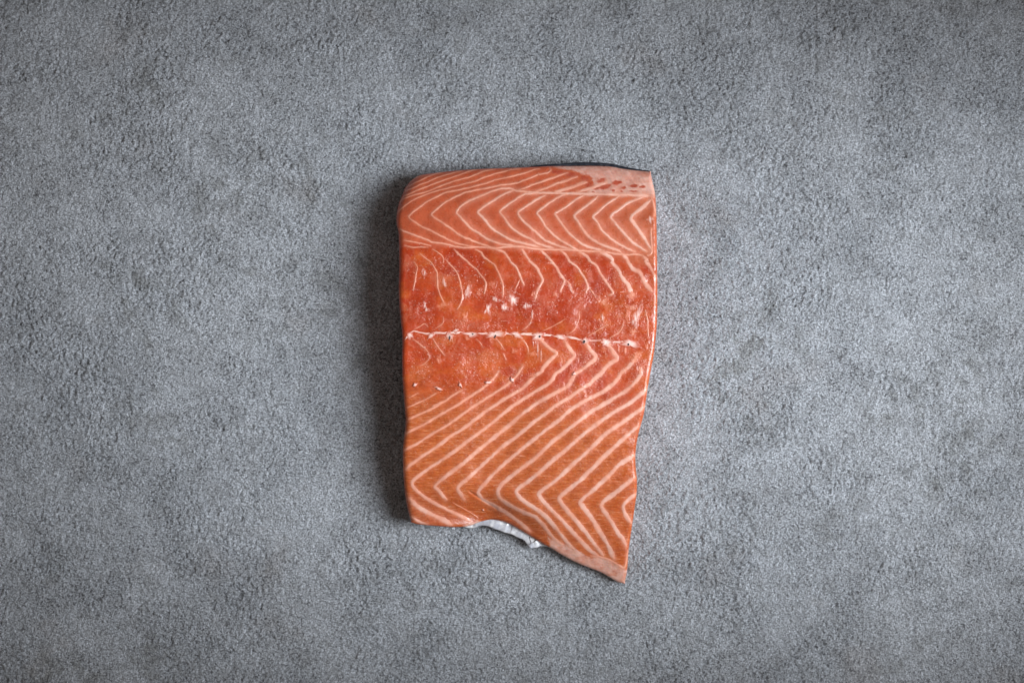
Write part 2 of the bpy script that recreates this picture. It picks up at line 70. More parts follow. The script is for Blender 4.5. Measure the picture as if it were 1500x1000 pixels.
def lin(r, g, b):
    return np.array([((c / 255 + 0.055) / 1.055) ** 2.4 if c > 10 else c / 255 / 12.92 for c in (r, g, b)])

def resample(pts, step, rounds=2):
    """corner-cut and resample a polyline at a constant step"""
    p = np.array(pts, float)
    for _ in range(rounds):
        q = [p[0]]
        for i in range(len(p) - 1):
            a, b = p[i], p[i + 1]
            if i > 0: q.append(a * .78 + b * .22)
            if i < len(p) - 2: q.append(a * .22 + b * .78)
        q.append(p[-1]); p = np.array(q)
    seg = np.r_[0, np.cumsum(np.hypot(*np.diff(p, axis=0).T))]
    n = max(4, int(seg[-1] / step) + 1)
    t = np.linspace(0, seg[-1], n)
    return np.c_[np.interp(t, seg, p[:, 0]), np.interp(t, seg, p[:, 1])], t

def seg_dist(X, Y, poly, closed=False):
    p = np.array(poly, float)
    if closed: p = np.vstack([p, p[:1]])
    best = np.full(X.shape, 1e9)
    for i in range(len(p) - 1):
        ax, ay = p[i]; bx, by = p[i + 1]; dx, dy = bx - ax, by - ay
        L = dx * dx + dy * dy + 1e-12
        t = np.clip(((X - ax) * dx + (Y - ay) * dy) / L, 0, 1)
        np.minimum(best, (X - ax - t * dx) ** 2 + (Y - ay - t * dy) ** 2, out=best)
    return np.sqrt(best)

def inside(X, Y, poly):
    p = np.array(poly, float); r = np.zeros(X.shape, bool); j = len(p) - 1
    for i in range(len(p)):
        xi, yi = p[i]; xj, yj = p[j]
        if yi != yj:
            r ^= ((yi > Y) != (yj > Y)) & (X < (xj - xi) * (Y - yi) / (yj - yi) + xi)
        j = i
    return r

def make_mesh(name, verts, faces, mat, parent=None, attrs=None, smooth_shade=True):
    me = bpy.data.meshes.new(name)
    verts = np.asarray(verts, np.float32)
    if isinstance(faces, np.ndarray):
        me.vertices.add(len(verts)); me.vertices.foreach_set('co', verts.ravel())
        n = len(faces); k = faces.shape[1]
        me.loops.add(n * k); me.loops.foreach_set('vertex_index', faces.ravel().astype(np.int32))
        me.polygons.add(n); me.polygons.foreach_set('loop_start', np.arange(0, n * k, k, dtype=np.int32))
        me.update(calc_edges=True); me.validate()
    else:
        me.from_pydata([tuple(v) for v in verts], [], faces); me.update()
    if smooth_shade:
        me.polygons.foreach_set('use_smooth', np.ones(len(me.polygons), bool))
    for k, v in (attrs or {}).items():
        v = np.asarray(v, np.float32)
        if v.ndim == 2:
            a = me.attributes.new(k, 'FLOAT_COLOR', 'POINT')
            a.data.foreach_set('color', np.c_[v, np.ones(len(v), np.float32)].astype(np.float32).ravel())
        else:
            a = me.attributes.new(k, 'FLOAT', 'POINT'); a.data.foreach_set('value', v)
    me.materials.append(mat)
    o = bpy.data.objects.new(name, me); sc.collection.objects.link(o)
    if parent is not None: o.parent = parent
    return o

class Nodes:
    def __init__(s, name):
        s.m = bpy.data.materials.new(name); s.m.use_nodes = True; s.t = s.m.node_tree
        s.p = s.t.nodes['Principled BSDF']
    def n(s, typ, **kw):
        x = s.t.nodes.new(typ)
        for k, v in kw.items():
            if k[0] == '_': setattr(x, k[1:], v)
        return x
    def link(s, a, b): s.t.links.new(a, b)
    def val(s, sock, v):
        if hasattr(v, 'is_output'): s.link(v, sock)
        else: sock.default_value = v
    def math(s, op, a, b=0.0, c=0.0, clamp=False):
        x = s.n('ShaderNodeMath', _operation=op, _use_clamp=clamp)
        s.val(x.inputs[0], a); s.val(x.inputs[1], b); s.val(x.inputs[2], c); return x.outputs[0]
    def noise(s, vec, scale, detail=3, rough=.55, dist=0, stretch=None):
        if stretch:
            mp = s.n('ShaderNodeMapping'); mp.inputs['Scale'].default_value = stretch; s.link(vec, mp.inputs[0]); vec = mp.outputs[0]
        x = s.n('ShaderNodeTexNoise'); s.link(vec, x.inputs['Vector'])
        x.inputs['Scale'].default_value = scale; x.inputs['Detail'].default_value = detail
        x.inputs['Roughness'].default_value = rough; x.inputs['Distortion'].default_value = dist
        return x.outputs['Fac']
    def ramp(s, v, a, b, o0=0.0, o1=1.0):
        x = s.n('ShaderNodeMapRange', _interpolation_type='SMOOTHSTEP'); s.link(v, x.inputs[0])
        for i, q in enumerate((a, b, o0, o1)): x.inputs[i + 1].default_value = q
        return x.outputs[0]
    def mix(s, f, a, b, blend='MIX'):
        x = s.n('ShaderNodeMix', _data_type='RGBA', _blend_type=blend)
        s.val(x.inputs[0], f)
        for sock, v in ((x.inputs[6], a), (x.inputs[7], b)):
            if hasattr(v, 'is_output'): s.link(v, sock)
            else: sock.default_value = (*v, 1)
        return x.outputs[2]
    def bump(s, h, strength, dist, prev=None):
        x = s.n('ShaderNodeBump'); s.val(x.inputs['Strength'], strength); x.inputs['Distance'].default_value = dist
        s.link(h, x.inputs['Height'])
        if prev: s.link(prev, x.inputs['Normal'])
        return x.outputs[0]

# ---------------------------------------------------------------- materials
def concrete_material():
    N = Nodes("rough_concrete")
    co = N.n('ShaderNodeTexCoord').outputs['Object']
    big = N.noise(co, 6, 4, .6, .3)
    mid = N.noise(co, 24, 6, .7, .5)
    sm = N.noise(co, 95, 4, .65)
    grain = N.noise(co, 1050, 3, .7)
    pit_shade = N.noise(co, 720, 3, .6, .6)
    c = N.mix(N.ramp(mid, .34, .66), (0.465, 0.486, 0.522), (0.612, 0.638, 0.684))
    c = N.mix(N.ramp(big, .40, .64, 0, .45), c, (0.670, 0.690, 0.730))
    c = N.mix(N.ramp(sm, .42, .66, 0, .42), c, (0.370, 0.374, 0.386))
    stain = N.math('MULTIPLY', N.ramp(N.noise(co, 11.3, 5, .72, .8), .52, .72), N.ramp(sm, .40, .58))
    c = N.mix(N.math('MULTIPLY', stain, .50), c, (0.185, 0.180, 0.158))
    rust = N.math('MULTIPLY', N.ramp(N.noise(co, 19, 3, .5, .2), .60, .72), .22)
    c = N.mix(rust, c, (0.42, 0.36, 0.33))
    c = N.mix(N.ramp(grain, .28, .72), N.mix(1.0, c, (.46, .46, .47), 'MULTIPLY'), N.mix(1.0, c, (1.56, 1.56, 1.56), 'MULTIPLY'))
    c = N.mix(N.math('MULTIPLY', N.ramp(pit_shade, .535, .64, 0, .88), N.ramp(mid, .64, .38, .45, 1.0)), c, (0.10, 0.10, 0.108))  # shade of small pits painted into the base colour as dark spots
    N.link(c, N.p.inputs['Base Color'])
    N.p.inputs['Roughness'].default_value = .68
    N.p.inputs['Specular IOR Level'].default_value = .4
    b = N.bump(N.noise(co, 950, 4, .75, .2), 1.0, .0036)
    b = N.bump(grain, .6, .0006, b)
    N.link(b, N.p.inputs['Normal'])
    return N.m

def flesh_material(name, sss):
    N = Nodes(name)
    co = N.n('ShaderNodeTexCoord').outputs['Object']
    col = N.n('ShaderNodeAttribute', _attribute_name='Col').outputs['Color']
    wet = N.n('ShaderNodeAttribute', _attribute_name='wet').outputs['Fac']
    fib = N.n('ShaderNodeAttribute', _attribute_name='fibre').outputs['Fac']
    mott = N.noise(co, 160, 4, .6)
    c = N.mix(N.ramp(mott, .3, .7, 0, .55), N.mix(1.0, col, (.86, .80, .78), 'MULTIPLY'), N.mix(1.0, col, (1.10, 1.18, 1.2), 'MULTIPLY'))
    fn = N.noise(co, 1.0, 3, .6, .9, stretch=(170, 1650, 300))
    fdark = N.math('MULTIPLY', N.ramp(fn, .42, .60), N.math('MULTIPLY', fib, .62))
    c = N.mix(fdark, c, N.mix(1.0, c, (.66, .46, .40), 'MULTIPLY'))
    flite = N.math('MULTIPLY', N.ramp(fn, .44, .30), N.math('MULTIPLY', fib, .48))
    c = N.mix(flite, c, (.62, .32, .21))
    def glint_dots(scale, r0, dens, seed):
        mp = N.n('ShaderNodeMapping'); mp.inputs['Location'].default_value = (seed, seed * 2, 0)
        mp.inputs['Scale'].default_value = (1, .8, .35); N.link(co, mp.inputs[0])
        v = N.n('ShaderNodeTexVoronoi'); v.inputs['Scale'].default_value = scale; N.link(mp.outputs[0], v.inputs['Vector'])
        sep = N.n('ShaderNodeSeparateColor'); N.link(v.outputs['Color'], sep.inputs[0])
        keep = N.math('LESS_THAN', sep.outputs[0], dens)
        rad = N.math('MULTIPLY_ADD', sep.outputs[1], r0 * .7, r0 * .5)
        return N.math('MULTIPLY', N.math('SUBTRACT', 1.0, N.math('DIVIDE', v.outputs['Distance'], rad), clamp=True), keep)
    g1 = glint_dots(1050, .46, .50, 0.0); g2 = glint_dots(560, .34, .14, .37)
    glint_beads = N.math('MAXIMUM', g1, g2)
    c = N.mix(N.math('MULTIPLY', N.math('MULTIPLY', N.ramp(glint_beads, .1, .8), wet), .55), c, (.76, .42, .33))  # glints of the wet flesh painted into its colour as pale dots
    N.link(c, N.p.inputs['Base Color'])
    N.link(N.math('SUBTRACT', N.ramp(N.noise(co, 420, 2, .5), .3, .7, .27, .42), N.math('MULTIPLY', wet, .08)), N.p.inputs['Roughness'])
    N.p.inputs['Specular IOR Level'].default_value = .4
    
    if sss:
        N.p.inputs['Subsurface Weight'].default_value = sss
        N.p.inputs['Subsurface Radius'].default_value = (1.0, .35, .2)
        N.p.inputs['Subsurface Scale'].default_value = .0022
    b = N.bump(fn, N.math('MULTIPLY', fib, .30), .0004)
    b = N.bump(N.noise(co, 900, 3, .6), .10, .0006, b)
    spark = N.noise(co, 1500, 2, .6, 0, stretch=(1, .7, 1))
    N.link(N.math('MULTIPLY_ADD', wet, .55, .12), N.p.inputs['Coat Weight'])
    N.p.inputs['Coat Roughness'].default_value = .09
    cb = N.bump(N.ramp(glint_beads, 0, 1), N.math('MULTIPLY', wet, 1.0), .0007, b)
    cb = N.bump(N.noise(co, 260, 2, .5), N.math('MULTIPLY_ADD', wet, .4, .08), .0009, cb)
    N.link(cb, N.p.inputs['Coat Normal'])
    b = N.bump(spark, N.math('MULTIPLY', wet, .4), .0005, b)
    N.link(b, N.p.inputs['Normal'])
    return N.m

def plain(name, rgb, rough, spec=.5, coat=0):
    N = Nodes(name); co = N.n('ShaderNodeTexCoord').outputs['Object']
    c = N.mix(N.noise(co, 220, 4, .6), tuple(v * .75 for v in rgb), tuple(min(1, v * 1.2) for v in rgb))
    N.link(c, N.p.inputs['Base Color']); N.p.inputs['Roughness'].default_value = rough
    N.p.inputs['Specular IOR Level'].default_value = spec; N.p.inputs['Coat Weight'].default_value = coat
    N.link(N.bump(N.noise(co, 500, 3, .6), .3, .0006), N.p.inputs['Normal'])
    return N.m

M_CONC = concrete_material()
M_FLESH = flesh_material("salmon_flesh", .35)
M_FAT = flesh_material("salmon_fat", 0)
M_BACK = plain("dark_back_skin", (.012, .014, .022), .35)
M_HOLE = plain("bone_cavity", (.05, .018, .016), .5)

# ---------------------------------------------------------------- the surface
def axis(lim, step, far, grow=1.35):
    a = list(np.arange(-lim, lim + step / 2, step)); s = step
    while a[-1] < far: s *= grow; a.append(a[-1] + s); a.insert(0, a[0] - s)
    return np.array(a)
gx = axis(318, .62, 2500); gy = axis(215, .62, 2500)
GX, GY = np.meshgrid(gx, gy)
near = ((np.abs(GX) < 319) & (np.abs(GY) < 216)).astype(float)
patchy = .30 + .70 * smooth(-.35, .45, fbm(GX / 22, GY / 26, 5, 5))
wx = GX + .9 * vnoise(GX / 3, GY / 3, 3); wy = GY + .9 * vnoise(GX / 3, GY / 3, 4)
lump = smooth(.0, .30, np.abs(fbm(wx / 3.4, wy / 3.8, 3, 1)))      # worm-like creases between small crusty lumps
pit = smooth(.22, .55, fbm(wx / 1.9, wy / 1.9, 2, 8))
Z = .32 * lump * patchy + 1.15 * (.35 + .65 * patchy) * fbm(wx / 1.25, wy / 1.2, 3, 2) - .6 * pit * patchy + .14 * fbm(GX / 14, GY / 14, 3, 9)
for (x0, y0, x1, y1, dep, wd) in [(177.3, 200, 177.6, 158, .28, 1.0), (177.6, 158, 178.6, 122, .14, 1.0), (196.5, 56, 199.5, 46, .4, .5), (110, 192, 110.3, 186, .4, .5),
                                  (-99, 172, -98, 122, .22, .8), (-262, -52, -252, -74, .14, .7), (8, -160, -9, -196, .12, .8), (134, -60, 152, -66, .18, .7), (150, -108, 170, -128, .12, .7)]:
    wob = .5 * vnoise(GY / 6, GX * 0, 31)
    d = seg_dist(GX + wob, GY, [(x0, y0), (x1, y1)])
    Z -= dep * np.exp(-(d / wd) ** 2) - dep * .8 * np.exp(-((d - wd * 2.2) / wd) ** 2)
Z *= near
ny, nx = GX.shape
idx = np.arange(nx * ny).reshape(ny, nx)
quads = np.stack([idx[:-1, :-1], idx[:-1, 1:], idx[1:, 1:], idx[1:, :-1]], -1).reshape(-1, 4)
surf = make_mesh("tabletop", np.c_[GX.ravel(), GY.ravel(), (Z - .75).ravel()] * MM, quads, M_CONC)
surf["kind"] = "structure"; surf["label"] = "rough mottled grey concrete surface under the salmon fillet"

# ---------------------------------------------------------------- colours of the flesh
OUT = [tuple(p) for p in LEFT[::-1]] + [tuple(p) for p in TOP[1:]] + [tuple(p) for p in RIGHT[1:]] + [tuple(p) for p in BOTTOM[::-1][1:-1]]
C_TOP = lin(186, 87, 54); C_MID = lin(178, 67, 26); C_DEEP = lin(168, 54, 19); C_AMBER = lin(186, 86, 32); C_LOW = lin(191, 98, 45); C_LOW2 = lin(189, 92, 37)
C_FAT = lin(222, 150, 124); C_FAT2 = lin(222, 176, 160); C_WHITE = lin(234, 204, 194); C_PALE = lin(218, 176, 162); C_SPOT = lin(164, 62, 42)
LINES = [(wd, pale, resample(p, .55)[0]) for wd, pale, p in STRIPES]

def ellipse(X, Y, cx, cy, rx, ry, ang, soft=.35):
    a = math.radians(ang); dx = X - cx; dy = Y - cy
    u = (dx * math.cos(a) + dy * math.sin(a)) / rx; v = (-dx * math.sin(a) + dy * math.cos(a)) / ry
    return 1 - smooth(1 - soft, 1 + soft, np.hypot(u, v))

SEAM = [(-66, 57), (-20, 54), (30, 51), (60, 48), (83, 42)]
def zones(X, Y):
    seam = np.interp(X, [s[0] for s in SEAM], [s[1] for s in SEAM])
    wob = 3 * fbm(X / 12, Y / 12, 3, 21)
    upper = smooth(-2.2, 1.6, Y - seam + .5 * wob)
    low = smooth(-4, 30, (-22 - .12 * X) - Y + wob)
    return upper, low

def fat_area(X, Y):
    m = np.zeros(X.shape); sp = np.zeros(X.shape)
    wx = X + .9 * fbm(X / 3, Y / 3, 3, 41); wy = Y + .7 * fbm(X / 3, Y / 3, 3, 43)
    for poly, k in FAT_AREAS:
        ins = inside(wx, wy, poly); d = seg_dist(wx, wy, poly, True)
        m = np.maximum(m, k * smooth(-.6, 1.2, np.where(ins, d, -d) + .8 * fbm(X / 2, Y / 2, 3, 45)))
    for s in SPOTS:
        e = ellipse(wx, wy, *s); m = m * (1 - .95 * e); sp = np.maximum(sp, e)
    return m, sp

def base_colour(X, Y):
    upper, low = zones(X, Y)
    right = smooth(20, 85, X)
    deep = smooth(-.1, .5, fbm(X / 16, Y / 22, 3, 51))
    mid = C_MID * (1 - deep)[:, None] + C_DEEP * deep[:, None]
    amb = .75 * smooth(.0, .45, fbm(X / 13 + 5, Y / 9, 3, 55) + .25 * np.exp(-((Y + 12) / 12) ** 2) - .1)
    mid = mid * (1 - amb)[:, None] + C_AMBER * amb[:, None]
    pale_mid = .30 * smooth(.15, .6, fbm(X / 5 + 2, Y / 9, 4, 57))  # soft pale pink patches mixed into the middle flesh
    mid = mid * (1 - pale_mid)[:, None] + lin(196, 112, 88) * pale_mid[:, None]
    lo = C_LOW * (1 - right)[:, None] + C_LOW2 * right[:, None]
    up = C_TOP * (1 - right * .6)[:, None] + lin(182, 96, 62) * (right * .6)[:, None]
    c = mid * (1 - low)[:, None] + lo * low[:, None]
    c = c * (1 - upper)[:, None] + up * upper[:, None]
    rind = .55 * smooth(4.5, .5, seg_dist(X, Y, RIGHT)) * smooth(-100, -20, -np.abs(Y))
    c = c * (1 - rind)[:, None] + lin(190, 96, 48) * rind[:, None]
    # shade of the sloping belly wall painted in next to the curled edge, orange rind on the cut sides
    belly = smooth(-96, -110, Y + .30 * (X - 0) ) * smooth(30, 5, X)
    c = c * (1 - .30 * belly)[:, None] + lin(140, 58, 38) * (.30 * belly)[:, None]
    m = .10 * fbm(X / 7, Y / 7, 4, 61) + .05 * fbm(X / 1.6, Y / 1.6, 2, 62)
    return c * (1 + m)[:, None]

def paint(X, Y):
    """colour, wetness and fibre strength at points of the flesh (soft fatty haloes beside every stripe)"""
    c = base_colour(X, Y)
    up_, lo_ = zones(X, Y)
    n1 = fbm(X / 5.5 + .5 * vnoise(X / 4, Y / 4, 3), Y / 10, 3, 111); n2 = fbm(X / 3.5, Y / 7 + X / 14, 3, 112)
    fil = np.maximum(smooth(.16, .0, np.abs(n1)) * .20, smooth(.10, .0, np.abs(n2)) * .26) * smooth(-.3, .3, fbm(X / 8, Y / 8, 2, 113))
    fil = fil * (1 - up_) * (1 - lo_) * smooth(-71, -60, X)
    c = c * (1 - fil)[:, None] + lin(214, 132, 104) * fil[:, None]
    fa, sp = fat_area(X, Y); fa = fa * np.clip(.86 + .5 * fbm(X / 3.5, Y / 2.0, 3, 77), 0, 1)
    c = c * (1 - .7 * sp)[:, None] + C_SPOT * (.7 * sp)[:, None]
    streak = .5 + .5 * vnoise((X + Y * .6) / 1.2, (Y - X * .45) / 6, 71)
    pale = C_PALE * (.88 + .2 * streak)[:, None]
    c = c * (1 - fa)[:, None] + pale * fa[:, None]
    halo = np.zeros(X.shape); veil = np.zeros(X.shape)
    for wd, k, p in LINES:
        x0, y0 = p.min(0) - 5; x1, y1 = p.max(0) + 5
        s = np.nonzero((X > x0) & (X < x1) & (Y > y0) & (Y < y1))[0]
        if not len(s): continue
        d = seg_dist(X[s], Y[s], p[::3] if len(p) > 30 else p)
        halo[s] = np.maximum(halo[s], k * (.62 * np.exp(-(d / (wd * .52)) ** 2) + .20 * np.exp(-(d / (wd * 1.2)) ** 2)))
        if k >= .85 and p[:, 1].mean() > 52 and p[:, 1].mean() < 85:          # milky flesh on the tail side of each loin stripe
            d = seg_dist(X[s] - 1.9, Y[s], p[::3] if len(p) > 30 else p); veil[s] = np.maximum(veil[s], .42 * np.exp(-(d / 1.9) ** 2))
    c = c * (1 - veil)[:, None] + lin(206, 128, 104) * veil[:, None]
    c = c * (1 - halo)[:, None] + C_FAT * halo[:, None]
    upper, low = zones(X, Y)
    midz = (1 - upper) * (1 - low)
    band = smooth(-.05, .40, fbm(X / 10, Y / 9, 4, 81) + .10 + .25 * smooth(35, 70, X) * smooth(-8, 0, Y) * smooth(30, 22, Y))
    wet = np.clip(.08 + .30 * low * band + .15 * upper * band + (.12 + .88 * band) * midz * smooth(-66, -50, X), 0, 1)
    fibre = np.clip(low * (1 - halo * 1.3), 0, 1) * (1 - fa) + .12 * upper * (1 - fa)
    return c, wet, fibre, halo, fa

# ---------------------------------------------------------------- flesh: a patch spanned by its four measured edges
NU, NV = 500, 800
def curve(pts, n):
    p, _ = resample(pts, .4, 2)
    s = np.r_[0, np.cumsum(np.hypot(*np.diff(p, axis=0).T))]; t = np.linspace(0, s[-1], n)
    return np.c_[np.interp(t, s, p[:, 0]), np.interp(t, s, p[:, 1])]
cL, cR, cT, cB = curve(LEFT, NV), curve(RIGHT, NV), curve(TOP, NU), curve(BOTTOM, NU)
u = np.linspace(0, 1, NU)[None, :, None]; v = np.linspace(0, 1, NV)[:, None, None]
P = ((1 - u) * cL[:, None] + u * cR[:, None] + (1 - v) * cT[None] + v * cB[None]
     - ((1 - u) * (1 - v) * cL[0] + u * (1 - v) * cR[0] + (1 - u) * v * cL[-1] + u * v * cR[-1]))
X = P[..., 0].ravel(); Y = P[..., 1].ravel()
U = np.broadcast_to(u[..., 0], (NV, NU)).ravel(); V = np.broadcast_to(v[..., 0], (NV, NU)).ravel()

hv = [0, .04, .1, .2, .35, .5, .65, .8, .88, .94, 1]
hl = [18, 23, 29, 34, 38, 37, 33, 28, 25, 22, 17]
hm = [19, 22, 27, 31, 35, 34, 31, 25, 21, 16, 9]
hr = [19, 21, 25, 29, 31, 29, 24, 17, 13, 10, 6]
def prof(tab, v):
    t = np.array(tab, float); g = np.linspace(0, 1, 201); y = np.interp(g, hv, t)
    k = np.hanning(25); k /= k.sum(); y = np.convolve(np.pad(y, 12, mode='edge'), k, 'valid'); return np.interp(v, g, y)
a, b, c_ = prof(hl, V), prof(hm, V), prof(hr, V)
H = a * 2 * (U - .5) * (U - 1) + b * 4 * U * (1 - U) + c_ * 2 * U * (U - .5)
# the belly wall sags into a trough and curls up where the loose skin lifts it
d_bot = seg_dist(X, Y, cB[::6])
H -= 4.5 * np.exp(-((X + 22) / 17) ** 2 - ((Y + 100) / 9) ** 2)
H += 2.2 * np.exp(-((X - 2) / 20) ** 2 - ((Y + 92 + .5 * (X)) / 8) ** 2)
H += .8 * fbm(X / 26, Y / 26, 2, 91) + .35 * fbm(X / 8, Y / 8, 3, 92)
col, wet, fibre, halo, fa = paint(X, Y)
seam_y = np.interp(X, [s[0] for s in SEAM], [s[1] for s in SEAM])
H -= .55 * np.exp(-((Y - seam_y + 1.5) / 1.9) ** 2)                                   # the loin overlaps the middle band
H -= .4 * np.exp(-((Y - 4.5) / 2.6) ** 2) * smooth(-66, -55, X)
H += .10 * halo - .05 * fibre + .05 * wet * fbm(X / 1.6, Y / 2.4, 2, 93) + .05 * fbm(X / .9, Y / .9, 2, 94)
H -= .5 * np.exp(-(seg_dist(X, Y, [(-24.5, -86.5), (-18, -91.2), (-9, -97)]) / .7) ** 2)      # small knife crease
# rounded shoulders, wide on the left and right cut faces, tight along the top and bottom
outline = np.vstack([cL[::-1][::5], cT[::4], cR[::5], cB[::-1][::4]])
dist = seg_dist(X, Y, outline, True)
dl, dr, dt, db = (seg_dist(X, Y, q[::5]) for q in (cL, cR, cT, cB))
def shoulder(d, r, drop):
    t = np.clip(1 - d / r, 0, 1); return drop * (1 - np.sqrt(1 - t * t * .995))
H0 = H.copy()
H = H - np.maximum.reduce([shoulder(dl, 3.4, 3.0), shoulder(dr, 2.4, 2.4), shoulder(dt, 5, 4.5), shoulder(db, 2.2, 2.0)])
H = np.maximum(H, 2.5)

top = np.c_[X, Y, H]
idx = np.arange(NU * NV).reshape(NV, NU)
quads = np.stack([idx[:-1, :-1], idx[1:, :-1], idx[1:, 1:], idx[:-1, 1:]], -1).reshape(-1, 4)
ring = np.concatenate([idx[:, 0], idx[-1, 1:], idx[::-1, -1][1:], idx[0, ::-1][1:-1]])
verts = [top]; faces = [quads]; base = len(top); prev = ring
rp = top[ring]; cen = rp[:, :2].mean(0); nr = len(ring)
rc, rw, rf = col[ring], wet[ring], fibre[ring]
cols = [col]; wets = [wet]; fibs = [fibre]
for f, sh in ((.88, .15), (.7, .3), (.45, .25), (.2, -.1), (.04, -1.2), (.0, -2.5)):
    dirs = rp[:, :2] - cen; dirs /= np.linalg.norm(dirs, axis=1)[:, None]
    lv = np.c_[rp[:, :2] + dirs * (sh - .4), rp[:, 2] * f + (.1 if f == 0 else 0)]
    cur = base + np.arange(nr); base += nr
    verts.append(lv); cols.append(rc * (.97 if f > .3 else .9)); wets.append(rw * .4); fibs.append(rf * 0)
    faces.append(np.stack([prev, cur, np.roll(cur, -1), np.roll(prev, -1)], -1)[:, ::-1]); prev = cur
# underside: quads from the bottom ring to a mid strip
bot = np.array([[cen[0], cen[1], .1]]); verts.append(bot)
cols.append(rc[:1]); wets.append(rw[:1]); fibs.append(rf[:1] * 0)
tri = np.stack([prev, np.full(nr, base), np.full(nr, base), np.roll(prev, -1)], -1)
allv = np.vstack(verts) * MM

fillet = bpy.data.objects.new("salmon_fillet", None); sc.collection.objects.link(fillet)
fillet.empty_display_size = .02
fillet["label"] = "raw orange salmon fillet with white fat stripes lying on grey concrete"
fillet["category"] = "salmon fillet"

def build_flesh():
    me_faces = np.vstack(faces)
    me = bpy.data.meshes.new("flesh")
    nq = len(me_faces)
    loops = np.concatenate([me_faces[:, ::-1].ravel() if False else me_faces.ravel(), np.stack([np.roll(prev, -1), np.full(nr, base), prev], -1).ravel()]).astype(np.int32)
    me.vertices.add(len(allv)); me.vertices.foreach_set('co', allv.astype(np.float32).ravel())
    me.loops.add(len(loops)); me.loops.foreach_set('vertex_index', loops)
    me.polygons.add(nq + nr)
    me.polygons.foreach_set('loop_start', np.concatenate([np.arange(0, nq * 4, 4), nq * 4 + np.arange(0, nr * 3, 3)]).astype(np.int32))
    me.update(calc_edges=True); me.validate()
    me.polygons.foreach_set('use_smooth', np.ones(len(me.polygons), bool))
    C = np.vstack(cols); a = me.attributes.new('Col', 'FLOAT_COLOR', 'POINT')
    a.data.foreach_set('color', np.c_[C, np.ones(len(C))].astype(np.float32).ravel())
    for k, q in (('wet', wets), ('fibre', fibs)):
        a = me.attributes.new(k, 'FLOAT', 'POINT'); a.data.foreach_set('value', np.concatenate(q).astype(np.float32))
    me.materials.append(M_FLESH)
    o = bpy.data.objects.new("flesh", me); sc.collection.objects.link(o); o.parent = fillet
    return o
flesh = build_flesh()
import bmesh
bm = bmesh.new(); bm.from_mesh(flesh.data); bmesh.ops.recalc_face_normals(bm, faces=bm.faces); bm.to_mesh(flesh.data); bm.free()
flesh["label"] = "orange flesh, redder across the middle, paler and finely grained below"

bvh = BVHTree.FromPolygons([tuple(p) for p in top.tolist()], quads.tolist())
def drape(x, y):
    out = np.empty(len(x)); ok = np.ones(len(x), bool); dn = Vector((0, 0, -1))
    for i, (p, q) in enumerate(zip(x.tolist(), y.tolist())):
        hit = bvh.ray_cast(Vector((p, q, 100)), dn)
        if hit[0] is None: ok[i] = False; out[i] = np.nan
        else: out[i] = hit[0].z
    return out, ok

# ---------------------------------------------------------------- fat stripes, each a low ridge let into the flesh
PROF = np.array([-1, -.72, -.42, -.14, .14, .42, .72, 1]); LIFT = np.array([-.12, .01, .045, .06, .06, .045, .01, -.12])
MIXP = np.array([.0, .38, .78, 1, 1, .78, .38, 0])
def ridge(name, pts, width, pale, seed, taper=3.0, lump=.28, lift=1.0, white=0.0, widths=None):
    p, t = resample(pts, .5)
    z0, ok = drape(p[:, 0], p[:, 1])
    if ok.sum() < 4: return None
    i0, i1 = np.nonzero(ok)[0][[0, -1]]; p = p[i0:i1 + 1]; t = t[i0:i1 + 1]; n = len(p)
    tan = np.gradient(p, axis=0); tan /= np.linalg.norm(tan, axis=1)[:, None] + 1e-9
    nor = np.c_[-tan[:, 1], tan[:, 0]]
    dt_ = t - t[0]; end = t[-1] - t
    wv = width * (1 + lump * 1.6 * fbm(t / 6, t * 0 + seed * 7.7, 3, seed)) * (.35 + .65 * smooth(0, taper, np.minimum(dt_, end)))
    if widths is not None: wv = wv * np.interp(t / t[-1], *widths)
    jit = .26 * fbm(t / 2.2, t * 0 + 3.1 * seed, 2, seed + 5)
    e = .10 * width * vnoise(t[:, None] / .9 + PROF[None] * 0, np.sign(PROF)[None] * 9.3 + seed + t[:, None] * 0, 7)
    off = (wv[:, None] * (.66 if width >= 1.9 else .56) + e) * PROF[None] + jit[:, None]
    QX = (p[:, 0][:, None] + nor[:, 0][:, None] * off).ravel(); QY = (p[:, 1][:, None] + nor[:, 1][:, None] * off).ravel()
    QZ, ok = drape(QX, QY)
    cc, ww, ff, _, _ = paint(QX, QY)
    fade = (.25 + .75 * smooth(0, taper * 1.2, np.minimum(dt_, end))) * (.84 + .40 * vnoise(t / 5, t * 0 + seed, 33) + .15 * vnoise(t / 1.1, t * 0 + seed, 34))
    k = np.clip(MIXP[None] * fade[:, None] * (.28 + .66 * pale), 0, 1).ravel()[:, None]
    target = C_FAT * (1 - max(0, pale - .7) / .3 * .8) + C_FAT2 * (max(0, pale - .7) / .3 * .8)
    target = target * (1 - white) + C_WHITE * white
    cc = cc * (1 - k) + target * k
    QZ = QZ + np.tile(LIFT * lift, n)
    idg = np.arange(n * 8).reshape(n, 8)
    q = np.stack([idg[:-1, :-1], idg[1:, :-1], idg[1:, 1:], idg[:-1, 1:]], -1).reshape(-1, 4)[:, ::-1]
    q = q[ok[q].all(1)]
    QZ = np.where(ok, QZ, 1.0)
    used = np.unique(q); remap = np.full(n * 8, -1); remap[used] = np.arange(len(used))
    return make_mesh(name, (np.c_[QX, QY, QZ] * MM)[used], remap[q], M_FAT, flesh, dict(Col=cc[used], wet=(ww * .35)[used], fibre=(ff * 0)[used]))
for i, (wd, pale, pts) in enumerate(STRIPES):
    ym = sum(q[1] for q in pts) / len(pts)
    if 8 < ym < 50: wd *= 1.25; pale = min(1, pale + .15)          # the thicker sheets of the middle band
    ridge("fat_stripe", pts, wd, pale, i + 3)
